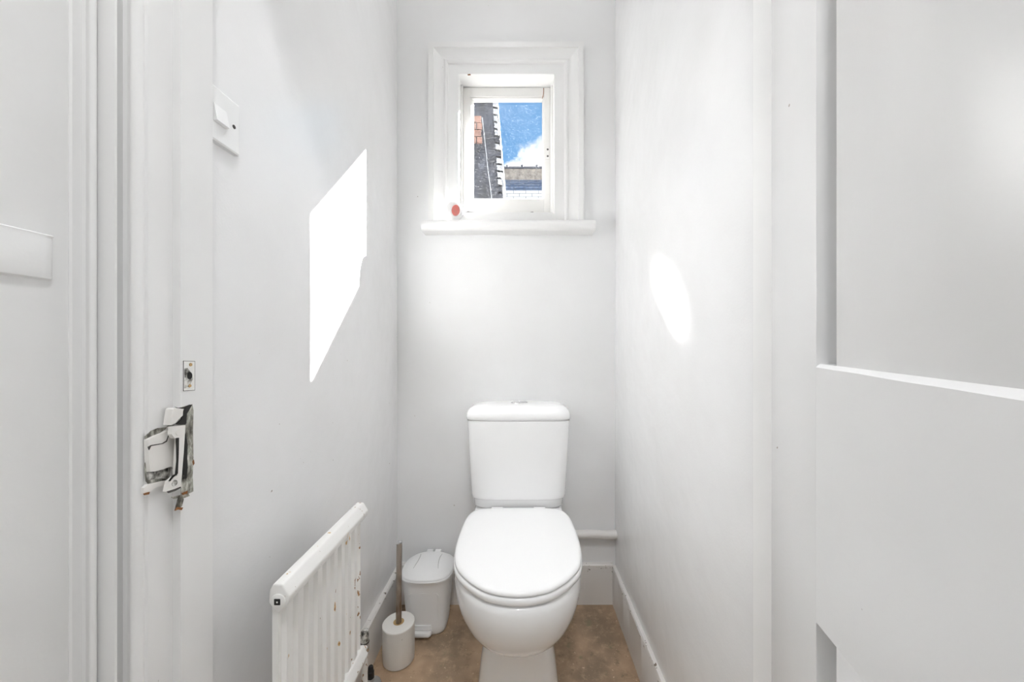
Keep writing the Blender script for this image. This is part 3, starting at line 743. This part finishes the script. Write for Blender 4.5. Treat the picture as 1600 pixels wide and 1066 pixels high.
# raised front panel frame
fp = []
def on_front(x, z_):
    hd_ = 0.0663+(0.0835-0.0663)*(z_-0.032)/0.168; hw = 0.0728+(0.0875-0.0728)*(z_-0.032)/0.168
    t = min(abs(x)/hw, 0.999); return BY-hd_*(1-t**3.8)**(1/3.8)
path = [(-0.047, 0.06), (-0.049, 0.10), (-0.051, 0.150), (-0.046, 0.158), (0.0, 0.160), (0.046, 0.158), (0.051, 0.150), (0.049, 0.10), (0.047, 0.06)]
tube('front_moulding', [(BX+x, on_front(x, z_)+0.0012, z_) for x, z_ in path], 0.0022, 'plastic', bn, n=8)
loft('rim', [bin_ring(0.198, 0.0885, 0.0845), bin_ring(0.1985, 0.0935, 0.090, 3), bin_ring(0.205, 0.0950, 0.092, 2.9), bin_ring(0.207, 0.0930, 0.090, 2.9)], 'plastic', bn, angle=60)
LB = [(0.2065, 0.0935, 0.0905), (0.2110, 0.0935, 0.0905), (0.2135, 0.0905, 0.0875), (0.2160, 0.0870, 0.0840), (0.2225, 0.0790, 0.0765), (0.2285, 0.0660, 0.0640), (0.2325, 0.0480, 0.0470), (0.2345, 0.026, 0.026), (0.2350, 0.008, 0.008)]
ld = loft('lid', [bin_ring(z_, hw, hd_, 2.7-0.5*i/len(LB)) for i, (z_, hw, hd_) in enumerate(LB)], 'plastic', bn, angle=60)
# two seams on the lid
def lid_z(x, y):
    q = math.sqrt((x/0.0935)**2+((y-BY)/0.0905)**2)
    tb_ = [(z_, hw/0.0935) for z_, hw, _ in LB]
    for (za, ra), (zb_, rb) in zip(tb_, tb_[1:]):
        if rb <= q <= ra: return za+(zb_-za)*(ra-q)/(ra-rb)
    return 0.2350 if q < 0.1 else 0.2065
for sx in (-1, 1):
    P = []
    for i in range(13):
        t = i/12; y = BY-0.074+0.118*t; x = BX+sx*(0.052-0.014*math.sin(t*2.2))
        P.append((x, y, lid_z(x-BX, y)+0.0003))
    o = tube('lid_seam', P, 0.0010, 'gapgrey' if 'gapgrey' in M else 'plastic', bn, n=6)
for dx in (-0.016, 0.016):
    box('lid_hinge', BX+dx-0.012, BX+dx+0.012, BY+0.066, BY+0.094, 0.210, 0.2225, 'plastic', bn, bev=0.002)
# pedal with its hood
P = [(-0.034, 0), (-0.033, -0.018), (-0.026, -0.026), (0.026, -0.026), (0.033, -0.018), (0.034, 0)]
loft('pedal', [[(BX-0.006+x*0.97, BY-0.062+y*0.95, 0.010) for x, y in P], [(BX-0.006+x, BY-0.062+y, 0.013) for x, y in P], [(BX-0.006+x, BY-0.062+y, 0.019) for x, y in P], [(BX-0.006+x*0.93, BY-0.062+y*0.9, 0.0235) for x, y in P]], 'plastic', bn, angle=50)
loft('pedal_hood', [[(BX-0.006+x*1.0, BY-0.064+y*0.35, 0.026) for x, y in P], [(BX-0.006+x*0.9, BY-0.066+y*0.2, 0.040) for x, y in P]], 'plastic', bn)

# ------------------------------------------------------------------ light switch
swy, swz = 0.600, 1.409
sw = thing('light_switch', (XL, swy, swz), 'white single light switch on the left wall beside the door frame', 'light switch')
bm = bmesh.new(); hs = 0.0435
bm_loft(bm, [[(XL-0.004, swy+a*hs, swz+b*hs) for a, b in ((-1, -1), (1, -1), (1, 1), (-1, 1))],
             [(XL+0.0068, swy+a*hs, swz+b*hs) for a, b in ((-1, -1), (1, -1), (1, 1), (-1, 1))],
             [(XL+0.0085, swy+a*(hs-0.0025), swz+b*(hs-0.0025)) for a, b in ((-1, -1), (1, -1), (1, 1), (-1, 1))]])
from_bm('plate', bm, 'plastic', sw, smooth=False)
prism('rocker', [(XL+0.0080, swy-0.0125, swz-0.014), (XL+0.0150, swy-0.0125, swz-0.013), (XL+0.0095, swy-0.0125, swz+0.014), (XL+0.0080, swy-0.0125, swz+0.014)],
      [(XL+0.0080, swy+0.0125, swz-0.014), (XL+0.0150, swy+0.0125, swz-0.013), (XL+0.0095, swy+0.0125, swz+0.014), (XL+0.0080, swy+0.0125, swz+0.014)], 'plastic', sw, smooth=False)
for sy in (-1, 1):
    lathe('screw', (XL+0.0084, swy+sy*0.0301, swz), [(0.0034, 0), (0.0032, 0.0007), (0.0016, 0.0004)], 'gap', sw, axis='x', n=16)

# ------------------------------------------------------------------ strike plate and lock keeper on the left frame
def flat_x(name, pix, X, th, m, parent, **kw):
    """plate outlined by pixels on the plane x = X, reaching back by th"""
    a = [on_x(x, y, X) for x, y in pix]
    return prism(name, a, [p-Vector((th, 0, 0)) for p in a], m, parent, smooth=False, **kw)
def zp(x, y): return (220+x/5.61, 620+y/5.61)           # keeper close-up coordinates
X1 = LX+0.0012
sp = thing('strike_plate', on_x(296, 587, LX), 'small worn metal bolt plate on the door frame above the lock keeper', 'strike plate')
flat_x('plate_edge', [(286.6, 563.8), (304.9, 564.4), (304.7, 610.2), (286.6, 611.4)], X1-0.0006, 0.0011, 'gap', sp)
flat_x('plate', [(287.6, 564.5), (304.4, 565.0), (304.2, 609.5), (287.6, 610.6)], X1, 0.0018, 'sash', sp)
flat_x('worn_face', [(288.4, 576), (293, 575), (299, 583), (301.6, 592), (298, 600), (292, 606), (288.4, 607)], X1+0.0004, 0.001, 'worn', sp)
flat_x('bolt_hole', [(293.4+0+4.0*math.cos(a*math.pi/8)+3.2, 587+5.8*math.sin(a*math.pi/8)) for a in range(16)], X1+0.0008, 0.001, 'dark', sp)
for px, py in ((297.6, 570), (296.2, 603)):
    lathe('screw', on_x(px, py, X1), [(0.0024, 0), (0.0022, 0.0009), (0.001, 0.0008)], 'brass', sp, axis='x', n=12)

kp = thing('lock_keeper', on_x(270, 760, LX), 'chipped old rim lock keeper under thick white paint on the door frame', 'lock keeper')
XR_ = RB+0.0010
# broken wood around it, on lining and rebate
flat_x('broken_wood', [zp(*p) for p in ((352, 92), (400, 80), (452, 66), (462, 120), (458, 300), (462, 560), (455, 700), (462, 830), (420, 850), (430, 870), (352, 900))], LX+0.0006, 0.001, 'chip', kp)
flat_x('broken_wood', [zp(*p) for p in ((38, 350), (90, 300), (150, 275), (230, 268), (262, 220), (300, 205), (300, 620), (262, 620), (250, 720), (200, 738), (150, 745), (70, 770), (48, 740), (36, 640), (48, 480))], RB+0.0006, 0.001, 'chip', kp)
flat_x('broken_wood', [zp(*p) for p in ((268, 880), (352, 862), (378, 900), (362, 960), (330, 985), (300, 1000), (318, 930), (330, 890), (290, 895))], LX+0.0007, 0.001, 'chip', kp)
# flat black plates painting in the shade of the mortise hollow
flat_x('mortise', [zp(*p) for p in ((385, 320), (398, 330), (412, 420), (408, 540), (412, 620), (402, 715), (368, 725), (366, 330))], LX+0.0012, 0.001, 'dark', kp)
flat_x('mortise', [zp(*p) for p in ((300, 90), (330, 98), (380, 92), (430, 70), (450, 72), (418, 130), (405, 150), (400, 235), (385, 245), (330, 246), (310, 240), (352, 200), (368, 150), (385, 105), (330, 106))], LX+0.0012, 0.001, 'dark', kp)
# painted body: upper tongue, box, lower lip
flat_x('keeper_tab', [zp(*p) for p in ((282, 110), (300, 98), (372, 108), (368, 165), (330, 200), (300, 235), (262, 250), (270, 180))], LX+0.0030, 0.010, 'keeper', kp)
flat_x('keeper_box', [zp(*p) for p in ((66, 378), (130, 345), (200, 318), (245, 290), (264, 262), (320, 262), (320, 640), (262, 612), (200, 636), (130, 655), (84, 660), (72, 560))], RB+0.0055, 0.006, 'keeper', kp)
flat_x('keeper_flange', [zp(*p) for p in ((66, 440), (90, 425), (190, 408), (225, 385), (245, 330), (249, 334), (230, 394), (195, 414), (92, 434), (74, 470))], RB+0.0060, 0.001, 'gap', kp)
flat_x('bolt_socket', [zp(*p) for p in ((66, 666), (130, 656), (200, 638), (250, 622), (250, 720), (180, 716), (120, 724), (76, 730))], RB+0.0040, 0.003, 'worn', kp)
flat_x('keeper_lip', [zp(*p) for p in ((28, 800), (60, 772), (140, 752), (210, 738), (262, 735), (300, 690), (300, 760), (235, 775), (140, 792), (70, 842), (26, 856))], RB+0.0050, 0.004, 'keeper', kp)
flat_x('keeper_strap', [zp(*p) for p in ((280, 262), (392, 250), (376, 500), (352, 780), (345, 792), (240, 836), (232, 832), (250, 745), (300, 700), (322, 690), (318, 672), (334, 360), (300, 366), (272, 330))], LX+0.0052, 0.006, 'keeper', kp)
flat_x('strap_slot', [zp(*p) for p in ((312, 362), (336, 360), (334, 500), (326, 676), (306, 680), (318, 560), (316, 430))], LX+0.0056, 0.0012, 'dark', kp)
flat_x('strap_slot', [zp(*p) for p in ((248, 742), (282, 690), (322, 672), (318, 684), (290, 704), (258, 742))], LX+0.0056, 0.0012, 'dark', kp)
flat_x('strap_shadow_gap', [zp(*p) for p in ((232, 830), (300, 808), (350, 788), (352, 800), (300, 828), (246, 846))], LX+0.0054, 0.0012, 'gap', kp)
for x, y, mm in ((328, 312, 'keeper'), (294, 758, 'gap')):
    lathe('screw', on_x(*zp(x, y), LX+0.0052), [(0.0040, 0), (0.0038, 0.0010), (0.0020, 0.0008)], 'keeper' if mm == 'keeper' else 'worn', kp, axis='x', n=16)
for P in (((300, 1000), (320, 968), (372, 972), (360, 995), (330, 990)), ((26, 850), (80, 834), (74, 856), (34, 864)), ((456, 570), (466, 552), (472, 585), (462, 602)), ((360, 845), (412, 826), (408, 850), (372, 862))):
    inl = P[0][0] > 200
    flat_x('rust_mark', [zp(*p) for p in P], (LX if inl else RB)+0.0056*(0 if inl else 1)+0.0014, 0.001, 'rust', kp)

# ------------------------------------------------------------------ unseen ceiling lamps added to brighten toilet room and hall
def added_ceiling_lamp(x, y, power, label):
    t = thing('added_ceiling_lamp', (x, y, ZC), label, 'lamp')
    lathe('rose', (x, y, ZC), [(0.07, 0), (0.07, -0.012), (0.05, -0.022)], 'plastic', t)
    lathe('shade', (x, y, ZC), [(0.05, -0.02), (0.105, -0.035), (0.115, -0.06), (0.095, -0.09), (0.05, -0.105), (0.01, -0.108)], M['lampglass'], t)
    l = light('added_lamp_light', 'AREA', (x, y, ZC-0.112), power, (0, 0, -1), shape='DISK', size=0.24, color=(0.97, 0.985, 1.0))
    l.parent = t; l.matrix_parent_inverse = Matrix.Translation(-t.location)
m = mat('added_lamp_glass', (0.9, 0.9, 0.88), 0.3)
bsdf(m).inputs['Emission Color'].default_value = (1, 0.97, 0.93, 1); bsdf(m).inputs['Emission Strength'].default_value = 2.0
M['lampglass'] = m
added_ceiling_lamp(-0.05, 0.80, WC_W, 'added unseen opal ceiling lamp brightening the toilet room')
added_ceiling_lamp(0.08, -0.22, HALL_W, 'added unseen opal ceiling lamp lighting the doorway from the hall')

# ------------------------------------------------------------------ outside the window
# neighbouring dormer clad in dark slate, close by on the left
ND = 4.0
dm = thing('neighbouring_wall', (pt(740, 300, ND).x, ND, 0), 'dark slate-clad wall end of a neighbouring house at the left of the window', 'building')
a = pt(774, 150, ND); b = pt(785, 318, ND)
zt_, zb_ = pt(0, 158.5, ND).z+0.02, -3.0
xb = a.x+(b.x-a.x)*(zb_-a.z)/(b.z-a.z)
prism('cladding', [(a.x-1.9, ND, zt_), (a.x, ND, zt_), (b.x, ND, b.z-0.3), (b.x, ND, zb_), (a.x-1.9, ND, zb_)], [(a.x-1.9, ND+2.5, zt_), (a.x, ND+2.5, zt_), (b.x, ND+2.5, b.z-0.3), (b.x, ND+2.5, zb_), (a.x-1.9, ND+2.5, zb_)], 'slate_dark', dm, smooth=False)
box('coping', a.x-1.95, a.x+0.015, ND-0.05, ND+2.5, zt_, zt_+0.09, 'slate_dark', dm, bev=0.01)
# brick patch, bricks one by one
bpx0, bpx1 = pt(741.5, 0, ND).x, pt(753.5, 0, ND).x
k = 0
z_ = pt(0, 225, ND).z
while z_ < pt(0, 188, ND).z:
    x = bpx1-(0.0 if k % 2 else 0.055)-0.225*2
    while x < bpx1-0.02:
        x1 = min(x+0.215, bpx1)
        box('brick', x, x1, ND-0.02, ND+0.03, z_, z_+0.065, 'brick', dm)
        x += 0.225
    z_ += 0.075; k += 1
# bent lead soakers along the edge, and a pale pipe running down the face
for py in range(152, 318, 11):
    t = (py-150)/168; xx = 774+11*t
    c = pt(xx, py, ND-0.02); sh = random.uniform(-0.01, 0.02)
    prism('lead_soaker', [(c.x-0.035, ND-0.03, c.z+0.045), (c.x+0.012+sh, ND-0.03, c.z+0.035), (c.x+0.020+sh, ND-0.03, c.z-0.06), (c.x-0.03, ND-0.03, c.z-0.05)],
          [(c.x-0.035, ND+0.3, c.z+0.045), (c.x+0.012+sh, ND+0.3, c.z+0.035), (c.x+0.020+sh, ND+0.3, c.z-0.06), (c.x-0.03, ND+0.3, c.z-0.05)], 'lead' if random.random() < 0.55 else 'slate_dark', dm, smooth=False)
tube('cable', [pt(753.5, 184, ND-0.03), pt(758, 225, ND-0.03), pt(762, 262, ND-0.03), pt(767, 300, ND-0.03), pt(770, 330, ND-0.03)], 0.006, 'lead', dm, n=8)

# roof and white parapet further off
FD = 11.0
hs_ = thing('neighbouring_roof', (1.0, FD, 0), 'slate roof with ridge tiles and white brick parapet beyond the window', 'building')
fx0, fx1 = -2.4, 3.2
zr = pt(0, 262.5, FD+1.6).z
z1_, z2_, z3_, z4_ = pt(0, 264, FD+1.6).z, pt(0, 281, FD+1.6).z, pt(0, 297, FD).z, pt(0, 312, FD).z
box('rendered_wall', fx0, fx1, FD+1.6, FD+2.0, z4_-3, z1_, 'render', hs_)
# slate courses sloping from the rendered wall down to the parapet
nc = 5
for i in range(nc):
    t0, t1 = i/nc, (i+1)/nc+0.04
    ya, yb_ = FD+1.6-1.45*t0, FD+1.6-1.45*t1
    za, zb2 = z2_+(z3_-z2_-0.02)*t0, z2_+(z3_-z2_-0.02)*t1
    xs = fx0+(0.15 if i % 2 else 0)
    me = None
    while xs < fx1:
        if me is None:
            bm = bmesh.new()
            bm_prism(bm, [(0, ya, za-0.02), (0.29, ya, za-0.02), (0.29, yb_, zb2-0.02), (0, yb_, zb2-0.02)], [(0, ya, za), (0.29, ya, za), (0.29, yb_, zb2+0.02), (0, yb_, zb2+0.02)])
            o = from_bm('slate', bm, 'slate', hs_, smooth=False); me = o.data
        else:
            o = bpy.data.objects.new('slate', me); C.objects.link(o); finish(o, hs_)
        o.location.x = xs; xs += 0.30
# ridge tiles with raised joints
x = fx0; me = None
while x < fx1:
    if me is None:
        o = box('ridge_tile', 0, 0.44, FD+1.52, FD+2.08, z1_, zr+0.02, 'ridge', hs_, bev=0.02); me = o.data
        o2 = box('ridge_joint', 0.44, 0.52, FD+1.50, FD+2.10, z1_, zr+0.07, 'ridge', hs_, bev=0.02); me2 = o2.data
    else:
        o = bpy.data.objects.new('ridge_tile', me); o2 = bpy.data.objects.new('ridge_joint', me2)
        for q in (o, o2): C.objects.link(q); finish(q, hs_)
    o.location.x = x; o2.location.x = x; x += 0.5
# parapet: white bricks in courses over dark joints
box('parapet_core', fx0, fx1, FD+0.02, FD+0.2, z4_-3, z3_-0.01, 'mortar', hs_)
me = None
for j in range(6):
    zz = z3_-0.092*(j+1)
    x = fx0-(0.19 if j % 2 else 0)
    while x < fx1:
        if me is None:
            o = box('brick', 0, 0.358, FD, FD+0.1, 0, 0.080, 'whitebrick', hs_, bev=0.004, seg=1); me = o.data
        else:
            o = bpy.data.objects.new('brick', me); C.objects.link(o); finish(o, hs_)
        o.location = (x, 0, zz); x += 0.37
